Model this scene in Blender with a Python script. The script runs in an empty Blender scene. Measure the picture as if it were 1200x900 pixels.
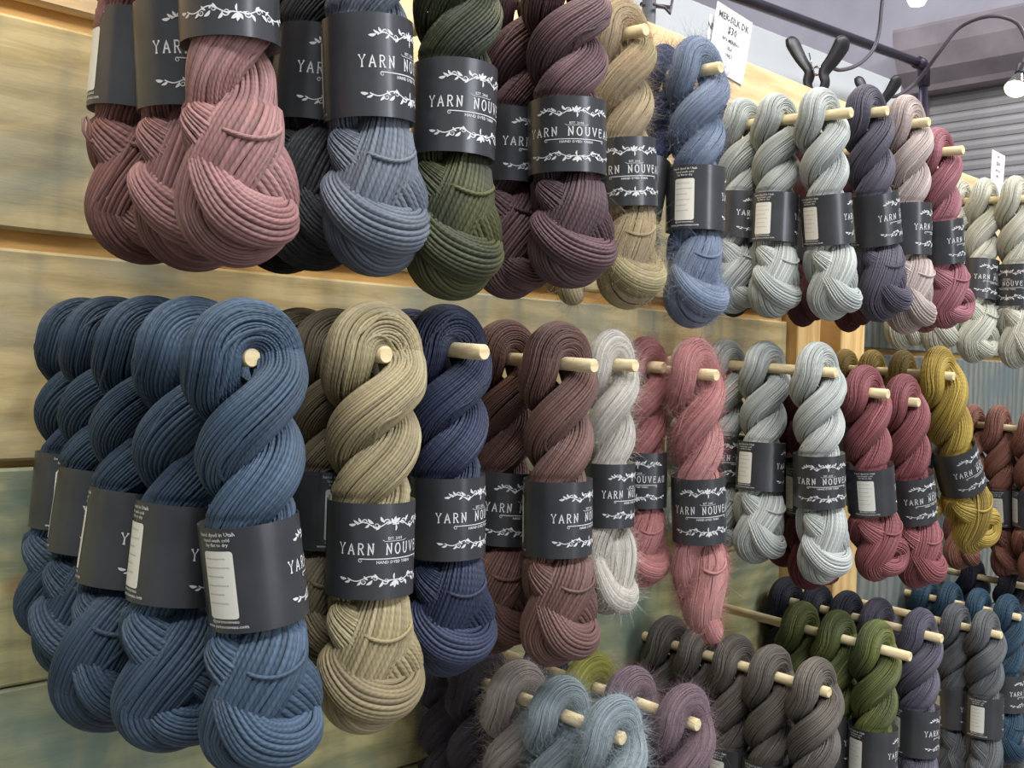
import bpy, math, random
import numpy as np
from mathutils import Matrix, Vector

SC = bpy.context.scene
COL = SC.collection
PI = math.pi

# ------------------------------------------------------------------ camera
# world: +X runs along the display wall, +Y goes into the wall (wall face at Y=0), +Z up
FPX = 1236.0
D = 1.085                                    # camera distance from the wall face
p1 = np.array([1233, -13, -FPX]); p2 = np.array([-1240, 53.8, -FPX])
AX = p1 / np.linalg.norm(p1)
AZ = np.cross(p1, p2); AZ /= np.linalg.norm(AZ)
if AZ[1] < 0: AZ = -AZ
AY = np.cross(AZ, AX)
RW = np.array([AX, AY, AZ])                  # camera vector -> world vector
CAM = np.array([0, -D, 0.0])
cd = bpy.data.cameras.new('camera'); cam = bpy.data.objects.new('camera', cd); COL.objects.link(cam)
cd.sensor_width = 36; cd.lens = FPX / 1200 * 36; cd.clip_start = .02; cd.clip_end = 100
M4 = Matrix.Identity(4)
for i in range(3):
    for j in range(3): M4[i][j] = float(RW[i][j])
    M4[i][3] = float(CAM[i])
cam.matrix_world = M4
SC.camera = cam

# ------------------------------------------------------------------ light and exposure
W = bpy.data.worlds.new('hall'); SC.world = W; W.use_nodes = True
W.node_tree.nodes['Background'].inputs[0].default_value = (.90, .95, 1, 1)
W.node_tree.nodes['Background'].inputs[1].default_value = .30
def area(name, loc, target, size, sizey, power, col):
    l = bpy.data.lights.new(name, 'AREA'); l.shape = 'RECTANGLE'; l.size = size; l.size_y = sizey
    l.energy = power; l.color = col
    o = bpy.data.objects.new(name, l); COL.objects.link(o); o.location = loc
    o.rotation_euler = (Vector(target) - Vector(loc)).to_track_quat('-Z', 'Y').to_euler(); return o
area('hall_light', (-0.6, -2.6, 3.2), (1.0, 0, -.1), 2.6, .5, 135, (.95, .97, 1))
area('hall_light', (3.2, -3.2, 3.4), (1.8, 0, 0), 3.0, .6, 180, (.95, .97, 1))
area('hall_light', (2.6, 1.6, 3.9), (6.4, 1.2, 1.0), 2.5, 2.0, 150, (.96, .94, 1))
area('added_aisle_light', (1.3, -4.6, 1.0), (.8, 0, .2), 1.2, 2.8, 70, (.92, .96, 1))  # added unseen light for upright highlights on the bands, not a real window
def spot(loc, target, power, col, ang=95, rad=.03):
    l = bpy.data.lights.new('clamp_bulb_light', 'SPOT'); l.energy = power; l.color = col
    l.spot_size = math.radians(ang); l.spot_blend = .7; l.shadow_soft_size = rad
    o = bpy.data.objects.new('clamp_bulb_light', l); COL.objects.link(o); o.location = loc
    o.rotation_euler = (Vector(target) - Vector(loc)).to_track_quat('-Z', 'Y').to_euler(); return o
WARM = (1, .84, .63)
spot((.15, -.42, 1.15), (.45, 0, .1), 17, WARM)
spot((.95, -.42, 1.15), (.95, 0, .1), 17, WARM)
spot((1.75, -.42, 1.2), (1.75, 0, .1), 15, WARM)
spot((2.65, -.42, 1.1), (2.7, 0, .0), 14, WARM)
SC.view_settings.view_transform = 'Standard'
try: SC.view_settings.look = 'None'
except Exception: pass
SC.view_settings.exposure = 0.0
SC.view_settings.gamma = 1.0
SC.view_settings.use_curve_mapping = False

def ray(u, v): return RW @ np.array([u - 600.0, 450.0 - v, -FPX])
def at(u, v, o=0.0):                          # point seen at photo pixel (u,v), o metres in front of the wall
    r = ray(u, v); t = (-o + D) / r[1]; return CAM + r * t
def atX(u, v, x):
    r = ray(u, v); t = x / r[0]; return CAM + r * t
def pix(P):
    q = RW.T @ (np.array(P) - CAM); return 600 + FPX * q[0] / -q[2], 450 - FPX * q[1] / -q[2], -q[2]
VEC = lambda a: Vector((float(a[0]), float(a[1]), float(a[2])))

# ------------------------------------------------------------------ materials
def lin(c): return tuple(((x / 255) / 12.92 if x / 255 < .04045 else ((x / 255 + .055) / 1.055) ** 2.4) for x in c) + (1,)
def mat(name, rgb=(128, 128, 128), rough=.5, metal=0, spec=.5, emit=None, es=0):
    m = bpy.data.materials.new(name); m.use_nodes = True
    b = m.node_tree.nodes['Principled BSDF']
    b.inputs['Base Color'].default_value = lin(rgb); b.inputs['Roughness'].default_value = rough
    b.inputs['Metallic'].default_value = metal; b.inputs['Specular IOR Level'].default_value = spec
    if emit: b.inputs['Emission Color'].default_value = lin(emit); b.inputs['Emission Strength'].default_value = es
    return m
class NT:
    def __init__(s, m): s.t = m.node_tree; s.b = s.t.nodes['Principled BSDF']
    def n(s, typ, **k):
        x = s.t.nodes.new(typ)
        for a, v in k.items(): setattr(x, a, v)
        return x
    def l(s, a, b): s.t.links.new(a, b)
    def math(s, op, a, b=None):
        x = s.n('ShaderNodeMath', operation=op)
        for i, q in enumerate((a, b)):
            if q is None: continue
            if hasattr(q, 'links'): s.l(q, x.inputs[i])
            else: x.inputs[i].default_value = q
        return x.outputs[0]
    def noise(s, vec, scale, detail=3, rough=.5, dist=0):
        x = s.n('ShaderNodeTexNoise'); x.inputs['Scale'].default_value = scale; x.inputs['Detail'].default_value = detail
        x.inputs['Roughness'].default_value = rough; x.inputs['Distortion'].default_value = dist
        if vec is not None: s.l(vec, x.inputs['Vector'])
        return x.outputs['Fac']
    def mapping(s, vec, scale, loc=(0, 0, 0)):
        x = s.n('ShaderNodeMapping'); x.inputs['Scale'].default_value = scale; x.inputs['Location'].default_value = loc
        s.l(vec, x.inputs['Vector']); return x.outputs[0]
    def ramp(s, fac, stops):
        x = s.n('ShaderNodeValToRGB'); e = x.color_ramp.elements
        while len(e) < len(stops): e.new(.5)
        for q, (p, c) in zip(e, stops): q.position = p; q.color = c if len(c) == 4 else tuple(c) + (1,)
        s.l(fac, x.inputs[0]); return x.outputs[0]
    def mix(s, fac, a, b, mode='MIX'):
        x = s.n('ShaderNodeMix', data_type='RGBA', blend_type=mode)
        for i, q in ((0, fac), (6, a), (7, b)):
            if hasattr(q, 'links'): s.l(q, x.inputs[i])
            else: x.inputs[i].default_value = q
        return x.outputs[2]

def yarn_mat(name, c1, c2, c3=None, fuzzy=False):
    """plied wool: tonal dyeing between c1 and c2 (c3 = splashes), thread tint by strand, fine ply relief"""
    def mute(c):
        g_ = .3 * c[0] + .55 * c[1] + .15 * c[2]; return tuple(g_ + (x - g_) * .84 for x in c)
    dk = lambda c: tuple(x * (.80 + .08 * min(1, (sum(c) / 3 / 215) ** 2)) for x in c)
    c1, c2 = dk(mute(c1)), dk(mute(c2)); c3 = dk(mute(c3)) if c3 else None
    m = mat(name, c1, .55 if not fuzzy else .8); k = NT(m); b = k.b
    oi = k.n('ShaderNodeObjectInfo'); tc = k.n('ShaderNodeTexCoord'); uv = k.n('ShaderNodeUVMap')
    ov = k.n('ShaderNodeVectorMath', operation='ADD'); k.l(tc.outputs['Object'], ov.inputs[0])
    sv = k.n('ShaderNodeVectorMath', operation='SCALE'); k.l(oi.outputs['Random'], sv.inputs['Scale']); sv.inputs[0].default_value = (9, 5, 7)
    k.l(sv.outputs[0], ov.inputs[1])
    big = k.noise(ov.outputs[0], 14, 2)
    col = k.ramp(big, [(.32, lin(c1)), (.68, lin(c2))])
    if c3:
        n3 = k.noise(k.mapping(ov.outputs[0], (1, 1, .6), (3, 1, 4)), 9, 1)
        col = k.mix(k.math('MULTIPLY', k.ramp(n3, [(.5, (0, 0, 0)), (.66, (1, 1, 1))]), .8), col, lin(c3))
    sx = k.n('ShaderNodeSeparateXYZ'); k.l(uv.outputs[0], sx.inputs[0])
    wn = k.n('ShaderNodeTexWhiteNoise', noise_dimensions='1D'); k.l(k.math('FLOOR', sx.outputs[0]), wn.inputs['W'])
    val = k.math('ADD', k.math('MULTIPLY', wn.outputs['Value'], .50), .76)
    hs = k.n('ShaderNodeHueSaturation'); k.l(val, hs.inputs['Value']); k.l(col, hs.inputs['Color'])
    k.l(hs.outputs[0], b.inputs['Base Color'])
    # ply relief: diagonal grooves inside every thread
    if not fuzzy:
        d = k.math('ADD', k.math('MULTIPLY', sx.outputs[0], 1.0), k.math('MULTIPLY', sx.outputs[1], .62))
        s_ = k.math('SINE', k.math('MULTIPLY', d, 2 * PI))
        bp = k.n('ShaderNodeBump'); bp.inputs['Strength'].default_value = .5; bp.inputs['Distance'].default_value = .00022
        k.l(s_, bp.inputs['Height']); k.l(bp.outputs[0], b.inputs['Normal'])
    else:
        f = k.noise(k.mapping(uv.outputs[0], (2.2, .12, 1)), 3.0, 4, .7)
        bp = k.n('ShaderNodeBump'); bp.inputs['Strength'].default_value = .7; bp.inputs['Distance'].default_value = .0010
        k.l(f, bp.inputs['Height']); k.l(bp.outputs[0], b.inputs['Normal'])
    b.inputs['Sheen Weight'].default_value = .15 if not fuzzy else .4
    b.inputs['Sheen Roughness'].default_value = .5
    b.inputs['Sheen Tint'].default_value = lin(tuple(min(255, x + 60) for x in c2))
    b.inputs['Specular IOR Level'].default_value = .35 if not fuzzy else .1
    return m

def wood_mat(name, base, dark, stain=None, stain_amt=.5, scale=1.0, seed=0., vertical=False, knots=.55):
    m = mat(name, base, .6, spec=.25); k = NT(m)
    g = k.n('ShaderNodeNewGeometry'); oi = k.n('ShaderNodeObjectInfo')
    sv = k.n('ShaderNodeVectorMath', operation='SCALE'); k.l(oi.outputs['Random'], sv.inputs['Scale']); sv.inputs[0].default_value = (11, 3, 7)
    ov = k.n('ShaderNodeVectorMath', operation='ADD'); k.l(g.outputs['Position'], ov.inputs[0]); k.l(sv.outputs[0], ov.inputs[1])
    P = ov.outputs[0]
    st = (7, 1, .9) if vertical else (.9, 1, 7)
    grain = k.noise(k.mapping(P, tuple(x * scale * 3 for x in st), (seed, 0, 0)), 6, 6, .65, .6)
    wv = k.n('ShaderNodeTexWave', wave_type='BANDS', bands_direction='X' if vertical else 'Z')
    wv.inputs['Scale'].default_value = 9 * scale; wv.inputs['Distortion'].default_value = 7; wv.inputs['Detail'].default_value = 3
    wv.inputs['Detail Scale'].default_value = 1.0
    k.l(k.mapping(P, (.28, 1, 1) if not vertical else (1, 1, .28), (0, 0, seed)), wv.inputs['Vector'])
    f = k.math('ADD', k.math('MULTIPLY', grain, .75), k.math('MULTIPLY', wv.outputs['Fac'], .25))
    col = k.ramp(f, [(.25, lin(dark)), (.62, lin(base))])
    if stain:
        sn = k.noise(k.mapping(P, (1, 1, 1.5), (seed * 2, 0, 0)), 3.6, 4, .6, .8)
        sm = k.ramp(sn, [(.42, (0, 0, 0)), (.66, (1, 1, 1))])
        col = k.mix(k.math('MULTIPLY', sm, stain_amt), col, lin(stain))
        s2 = k.noise(k.mapping(P, (6, 1, .8), (seed, 4, 2)), 2.4, 3, .6, .2)
        col = k.mix(k.math('MULTIPLY', k.ramp(s2, [(.5, (0, 0, 0)), (.7, (1, 1, 1))]), stain_amt * .6), col, lin(tuple(x * .86 for x in stain)))
    # knots
    vo = k.n('ShaderNodeTexVoronoi'); vo.inputs['Scale'].default_value = 1.0
    k.l(k.mapping(P, (3.2, 1, 5.0), (seed, 0, .3)), vo.inputs['Vector'])
    kn = k.ramp(vo.outputs['Distance'], [(.035, (1, 1, 1)), (.075, (0, 0, 0))])
    col = k.mix(k.math('MULTIPLY', kn, knots), col, lin((130, 88, 52)))
    k.l(col, k.b.inputs['Base Color'])
    bp = k.n('ShaderNodeBump'); bp.inputs['Strength'].default_value = .25; bp.inputs['Distance'].default_value = .002
    k.l(grain, bp.inputs['Height']); k.l(bp.outputs[0], k.b.inputs['Normal'])
    return m

WOODP = wood_mat('weathered_plank', (212, 192, 144), (176, 156, 108), (126, 140, 136), .85)
WOODG = wood_mat('green_stained_plank', (196, 186, 134), (152, 148, 102), (104, 126, 118), .85, seed=3.1)
PINE = wood_mat('pale_pine', (228, 202, 160), (204, 170, 124), seed=1.3)
PINEV = wood_mat('pine_stud', (234, 200, 140), (206, 162, 100), seed=5.3, vertical=True)
AMBER = wood_mat('amber_backing', (226, 180, 112), (190, 140, 80), seed=7.7)
GREYW = wood_mat('grey_weathered_plank', (134, 136, 128), (84, 90, 88), (98, 112, 116), .7, seed=9.2, vertical=True)
PEGM = wood_mat('peg_wood', (236, 218, 176), (214, 190, 142), scale=3, seed=2.2, knots=0)
BAND = mat('black_card_band', (68, 69, 73), .31, metal=.35, spec=.8)
BANDIN = mat('band_inside', (200, 198, 190), .7)
PRINT = mat('silver_white_print', (214, 214, 214), .6, spec=.2)
STICK = mat('cream_sticker', (226, 224, 214), .7)
INK = mat('grey_pen_ink', (84, 82, 84), .8)
STEEL = mat('dark_steel_pipe', (58, 52, 66), .4, metal=.6)
GREYPIPE = mat('grey_painted_pipe', (92, 98, 106), .45, metal=.4)
RUBBER = mat('black_rubber', (28, 26, 30), .45)
CABLE = mat('grey_cable', (74, 68, 78), .5)
CHROME = mat('chrome', (210, 210, 210), .15, metal=1)
PAPER = mat('white_card', (236, 234, 236), .7)
PANELW = mat('white_partition_panel', (196, 200, 202), .7)
HALLW = mat('lavender_hall_wall', (158, 155, 164), .8)
SOFFIT = mat('taupe_shutter_housing', (138, 128, 132), .55)
SHUT = mat('grey_shutter_slat', (150, 147, 146), .5, metal=.15)
FLOORM = mat('concrete_floor', (120, 116, 112), .7)
BULBM = mat('lit_bulb_face', (255, 240, 210), .3, emit=(255, 226, 180), es=5)
for m_, sc_, am in ((PANELW, 3, .06), (HALLW, 2, .12), (SOFFIT, 5, .15), (SHUT, 4, .12), (FLOORM, 2, .2), (PAPER, 20, .04), (BAND, 30, .1), (STEEL, 20, .15), (RUBBER, 30, .2)):
    k = NT(m_); tc = k.n('ShaderNodeTexCoord'); f = k.noise(tc.outputs['Object'], sc_, 4)
    c = tuple(k.b.inputs['Base Color'].default_value)
    lo = tuple(x * (1 - am) for x in c[:3]) + (1,); hi = tuple(min(1, x * (1 + am)) for x in c[:3]) + (1,)
    k.l(k.ramp(f, [(.35, lo), (.65, hi)]), k.b.inputs['Base Color'])

k = NT(BAND); tc = k.n('ShaderNodeTexCoord')
f = k.noise(k.mapping(tc.outputs['Object'], (1, 1, .06)), 55, 2)
bp = k.n('ShaderNodeBump'); bp.inputs['Strength'].default_value = .5; bp.inputs['Distance'].default_value = .0007
k.l(f, bp.inputs['Height']); k.l(bp.outputs[0], k.b.inputs['Normal'])

# ------------------------------------------------------------------ object helpers
def mesh_np(name, V, Fq, uv=None, smooth=True):
    V = np.asarray(V, dtype=np.float32); Fq = np.asarray(Fq, dtype=np.int32)
    me = bpy.data.meshes.new(name); n = Fq.shape[1]
    me.vertices.add(len(V)); me.vertices.foreach_set('co', V.ravel())
    me.loops.add(Fq.size); me.loops.foreach_set('vertex_index', Fq.ravel())
    me.polygons.add(len(Fq)); me.polygons.foreach_set('loop_start', np.arange(0, Fq.size, n, dtype=np.int32))
    me.polygons.foreach_set('use_smooth', np.full(len(Fq), smooth))
    if uv is not None:
        l = me.uv_layers.new(name='UVMap'); l.data.foreach_set('uv', np.asarray(uv, dtype=np.float32).ravel())
    me.update(calc_edges=True); me.validate(); return me
class MB:
    def __init__(s): s.v = []; s.f = []
    def add(s, v, f):
        n = len(s.v); s.v += [tuple(map(float, p)) for p in v]; s.f += [tuple(i + n for i in q) for q in f]
    def box(s, a, b, bev=0):
        (x0, y0, z0), (x1, y1, z1) = a, b
        if bev <= 0:
            s.add([(x0, y0, z0), (x1, y0, z0), (x1, y1, z0), (x0, y1, z0), (x0, y0, z1), (x1, y0, z1), (x1, y1, z1), (x0, y1, z1)],
                  [(0, 3, 2, 1), (4, 5, 6, 7), (0, 1, 5, 4), (1, 2, 6, 5), (2, 3, 7, 6), (3, 0, 4, 7)])
        else:       # front (low Y) edges chamfered
            c = bev
            s.add([(x0, y1, z0), (x1, y1, z0), (x1, y1, z1), (x0, y1, z1), (x0, y0 + c, z0), (x1, y0 + c, z0), (x1, y0 + c, z1), (x0, y0 + c, z1),
                   (x0 + c, y0, z0 + c), (x1 - c, y0, z0 + c), (x1 - c, y0, z1 - c), (x0 + c, y0, z1 - c)],
                  [(0, 3, 2, 1)[::-1], (0, 1, 5, 4)[::-1], (1, 2, 6, 5)[::-1], (2, 3, 7, 6)[::-1], (3, 0, 4, 7)[::-1],
                   (4, 5, 9, 8), (5, 6, 10, 9), (6, 7, 11, 10), (7, 4, 8, 11), (8, 9, 10, 11)])
    def tube(s, pts, rad, n=12, caps=True, flat=1.0):
        P = [Vector(p) for p in pts]; R = rad if hasattr(rad, '__len__') else [rad] * len(P)
        t0 = (P[1] - P[0]).normalized(); u = t0.orthogonal().normalized(); rings = []
        for i, p in enumerate(P):
            t = (P[min(i + 1, len(P) - 1)] - P[max(i - 1, 0)]).normalized()
            u = (u - t * u.dot(t)).normalized(); w = t.cross(u)
            rings.append([p + (u * math.cos(a) + w * math.sin(a) * flat) * R[i] for a in [2 * PI * j / n for j in range(n)]])
        v = [q for r in rings for q in r]; f = []
        for i in range(len(P) - 1):
            for j in range(n): f.append((i * n + j, i * n + (j + 1) % n, (i + 1) * n + (j + 1) % n, (i + 1) * n + j))
        if caps: f.append(tuple(range(n))[::-1]); f.append(tuple((len(P) - 1) * n + j for j in range(n)))
        s.add(v, f)
    def lathe(s, prof, axis=('0', 0), n=20, M=None):
        v = []; f = []
        for (r, z) in prof:
            for j in range(n):
                a = 2 * PI * j / n; p = Vector((r * math.cos(a), r * math.sin(a), z)); v.append(M @ p if M else p)
        for i in range(len(prof) - 1):
            for j in range(n): f.append((i * n + j, i * n + (j + 1) % n, (i + 1) * n + (j + 1) % n, (i + 1) * n + j))
        s.add(v, f)
    def mesh(s, name, smooth=False):
        me = bpy.data.meshes.new(name); me.from_pydata(s.v, [], s.f); me.update()
        if smooth: me.polygons.foreach_set('use_smooth', [True] * len(me.polygons))
        return me
def link(name, me, m=None, parent=None, smooth=False):
    if isinstance(me, MB): me = me.mesh(name, smooth)
    o = bpy.data.objects.new(name, me); COL.objects.link(o)
    if m is not None:
        if not me.materials: me.materials.append(m)
        o.material_slots[0].link = 'OBJECT'; o.material_slots[0].material = m
    if parent is not None: o.parent = parent
    return o
def tag(o, label=None, cat=None, group=None, kind=None):
    for k_, v_ in (('label', label), ('category', cat), ('group', group), ('kind', kind)):
        if v_: o[k_] = v_
    return o
def empty(name, loc=(0, 0, 0)):
    o = bpy.data.objects.new(name, None); COL.objects.link(o); o.location = loc; o.empty_display_size = .02; return o

# ------------------------------------------------------------------ the setting
def board_wall(name, x0, x1, bands, m_back, zlo, zhi, off=0.0, label=None):
    b = MB(); b.box((x0, .013 + off, zlo), (x1, .05 + off, zhi - .002))
    w = link(name, b, m_back); tag(w, label, kind='structure')
    for (z0, z1, mm, ox, *ex) in bands:
        p = MB(); p.box((x0 + ox, 0 + off, z0), (ex[0] if ex else x1, .0125 + off, z1), .003)
        link('plank', p, mm, w)
    return w
XE = 1.85
BA = [(.349, .575, PINE, 0, 2.12), (.122, .331, WOODP, 0), (-.107, .103, WOODP, 0), (-.332, -.114, WOODG, 0),
      (-.540, -.334, WOODG, 0), (-.760, -.543, WOODG, 0), (-.98, -.763, WOODG, 0), (-1.20, -.983, WOODG, 0)]
board_wall('wall_left', -1.4, XE, BA, AMBER, -1.3, .575, 0, 'display wall of weathered horizontal pine planks nearest the camera')
BB = [(.300, .518, PINE, 0), (.062, .280, GREYW, 0), (-.160, .050, GREYW, 0), (-.385, -.166, GREYW, 0), (-.610, -.390, GREYW, 0), (-.83, -.615, GREYW, 0), (-1.05, -.835, GREYW, 0)]
board_wall('wall_right', 2.14, 4.6, BB, AMBER, -1.3, .518, 0, 'second display panel with grey weathered planks beyond the studs')
b = MB(); b.box((1.856, -.020, -1.3), (1.945, .05, .50), .002); link('trim_1', b, PINEV); bpy.data.objects['trim_1']['kind'] = 'structure'
b = MB(); b.box((1.985, -.045, -1.3), (2.085, .05, .50), .002); link('trim_2', b, PINEV); bpy.data.objects['trim_2']['kind'] = 'structure'
b = MB(); b.box((-4, -6, -1.34), (9, 5, -1.3)); tag(link('floor', b, FLOORM), kind='structure')
# partition behind the display
pr = atX(1056, 98, 3.05); pl = at(780, 3, -.42)
b = MB(); b.add([(pl[0] - 1.6, pl[1], -1.3), (3.05, pr[1], -1.3), (3.05, pr[1], pr[2]), (pl[0] - 1.6, pl[1], pl[2] - .02),
                 (pl[0] - 1.6, pl[1] + .03, -1.3), (3.05, pr[1] + .03, -1.3), (3.05, pr[1] + .03, pr[2]), (pl[0] - 1.6, pl[1] + .03, pl[2] - .02)],
                [(0, 1, 2, 3), (5, 4, 7, 6), (3, 2, 6, 7), (1, 5, 6, 2), (4, 0, 3, 7)])
tag(link('wall_middle', b, PANELW), 'white partition panel standing behind the display wall', kind='structure')
# far hall wall, perpendicular, with rolling shutter
XB = 6.4
b = MB(); b.box((XB, -5, -1.3), (XB + .1, 9, 4.5)); tag(link('wall_far', b, HALLW), 'lavender grey hall wall far behind', kind='structure')
shp = atX(1092, 118, XB); y_l = shp[1]
b = MB(); b.box((XB - .02, -3.2, -1.3), (XB - .001, y_l, shp[2] + .02)); door = tag(link('door_1', b, SHUT), 'grey rolling shutter door', kind='structure')
ztop = shp[2] + .02; nsl = 42; sh = .060
b = MB(); prof = [(0, 0), (-.008, .006), (-.012, .028), (-.010, .050), (0, .058)]
v = []; f = []
for i, (dx, dz) in enumerate(prof): v += [(XB - .02 + dx, -3.2, dz), (XB - .02 + dx, y_l, dz)]
for i in range(len(prof) - 1): f.append((2 * i, 2 * i + 2, 2 * i + 3, 2 * i + 1))
b.add(v, f); slat = b.mesh('slat')
for i in range(nsl):
    o = link('slat', slat, SHUT, door); o.location = (0, 0, ztop - (i + 1) * sh)
b = MB(); b.box((XB - .06, y_l, -1.3), (XB - .0, y_l + .07, ztop)); link('guide_rail', b, SOFFIT, door)
ha = atX(1064, 32, XB - .34); hb = atX(1088, 116, XB - .3)
b = MB(); zt = ha[2]; zb = ztop
pr5 = [(XB, zb), (XB - .16, zb), (XB - .18, zb + .03), (XB - .27, zb + .10), (XB - .33, zb + .22), (XB - .35, zt - .02), (XB - .34, zt), (XB, zt)]
v = [(x, -3.3, z) for x, z in pr5] + [(x, y_l + .10, z) for x, z in pr5]; n5 = len(pr5)
b.add(v, [tuple(range(n5))[::-1], tuple(range(n5, 2 * n5))] + [(i, (i + 1) % n5, n5 + (i + 1) % n5, n5 + i) for i in range(n5)])
link('housing', b, SOFFIT, door)

# ------------------------------------------------------------------ yarn geometry
def frames(P):
    n = len(P); T = np.gradient(P, axis=0); T /= np.linalg.norm(T, axis=1)[:, None]
    U = np.zeros_like(P); u = np.cross(T[0], [0, 1, 0.0])
    if np.linalg.norm(u) < .1: u = np.cross(T[0], [1, 0, 0.0])
    u /= np.linalg.norm(u)
    for i in range(n):
        u = u - T[i] * u.dot(T[i]); u /= np.linalg.norm(u); U[i] = u
    return T, U, np.cross(T, U)
def resample(P, R, step):
    d = np.r_[0, np.cumsum(np.linalg.norm(np.diff(P, axis=0), axis=1))]
    n = int(d[-1] / step) + 1; s = np.linspace(0, d[-1], n)
    return np.stack([np.interp(s, d, P[:, i]) for i in range(3)], 1), np.interp(s, d, R), s
def smooth1(a, it):
    for _ in range(it): a = np.concatenate([a[:1], (a[:-2] + 2 * a[1:-1] + a[2:]) / 4, a[-1:]])
    return a
def sweep(P, R, NR, depth, step=.0022, seed=0, wob=1.0, twist=0.0, vpr=4, squash=None):
    """a bundle of NR threads following the path; every thread is a rounded ridge with a real valley between"""
    rg = np.random.RandomState(seed)
    P, R, s = resample(np.asarray(P, float), np.asarray(R, float), step)
    T, U, Wv = frames(P); n = len(P); L = s[-1]
    FR = {4: np.array([-.06, .30, .70, 1.06]), 6: np.array([-.08, .14, .38, .62, .86, 1.08])}[vpr]
    HT = {4: np.array([-.15, .93, .93, -.15]), 6: np.array([-.20, .66, 1, 1, .66, -.20])}[vpr]
    M = NR * vpr; thr = np.arange(M) // vpr; fr_ = FR[np.arange(M) % vpr]
    TH = np.tile((thr + fr_) * 2 * PI / NR, (n, 1))
    for _ in range(6):
        kk = rg.randint(1, 5); ph = rg.rand() * 6; fr = rg.uniform(8, 38); ph2 = rg.rand() * 6
        TH = TH + wob * .050 / kk ** .5 * np.sin(kk * TH + ph + .5 * np.sin(s[:, None] * fr * .5)) * np.sin(s[:, None] * fr + ph2)
    for _ in range(2):                                   # every thread sways a little on its own
        a1 = rg.uniform(-1, 1, NR); f1 = rg.uniform(15, 60, NR); q1 = rg.rand(NR) * 6
        TH = TH + wob * (.20 * 2 * PI / NR) * (a1[thr])[None, :] * np.sin(s[:, None] * f1[thr][None, :] + q1[thr][None, :])
    TH = TH + twist * s[:, None]
    a2 = rg.uniform(0, 1, NR); f2 = rg.uniform(15, 55, NR); q2 = rg.rand(NR) * 6
    h = HT[np.arange(M) % vpr][None, :] * depth + depth * .45 * a2[thr][None, :] * np.sin(s[:, None] * f2[thr][None, :] + q2[thr][None, :])
    lump = np.zeros((n, M))
    for _ in range(5):
        kk = rg.randint(1, 4); fr = rg.uniform(10, 45); lump += .020 * np.sin(kk * TH + rg.rand() * 6) * np.sin(s[:, None] * fr + rg.rand() * 6)
    rr = R[:, None] * (1 + lump) + h
    C = np.cos(TH) * rr; S = np.sin(TH) * rr
    V = (P[:, None, :] + U[:, None, :] * C[:, :, None] + Wv[:, None, :] * S[:, :, None]).reshape(-1, 3)
    jj = np.arange(M)[np.arange(M) % vpr != vpr - 1][None, :]; i = np.arange(n - 1)[:, None] * M
    F = np.stack([i + jj, i + jj + 1, i + M + jj + 1, i + M + jj], -1).reshape(-1, 4)
    uu = (thr + np.clip(fr_, 0.01, .99)); vv = s / .0030; j1 = jj[0]
    UV = np.empty((n - 1, len(j1), 4, 2)); UV[:, :, 0, 0] = uu[j1]; UV[:, :, 1, 0] = uu[j1 + 1]; UV[:, :, 2, 0] = uu[j1 + 1]; UV[:, :, 3, 0] = uu[j1]
    UV[:, :, 0, 1] = vv[:-1, None]; UV[:, :, 1, 1] = vv[:-1, None]; UV[:, :, 2, 1] = vv[1:, None]; UV[:, :, 3, 1] = vv[1:, None]
    return V, F, UV.reshape(-1, 2)
def join(parts):
    V = []; F = []; U = []; n = 0
    for v, f, u in parts: V.append(v); F.append(f + n); U.append(u); n += len(v)
    return np.concatenate(V), np.concatenate(F), np.concatenate(U)
def sst(x, a, b): t = np.clip((x - a) / (b - a), 0, 1); return t * t * (3 - 2 * t)

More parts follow.
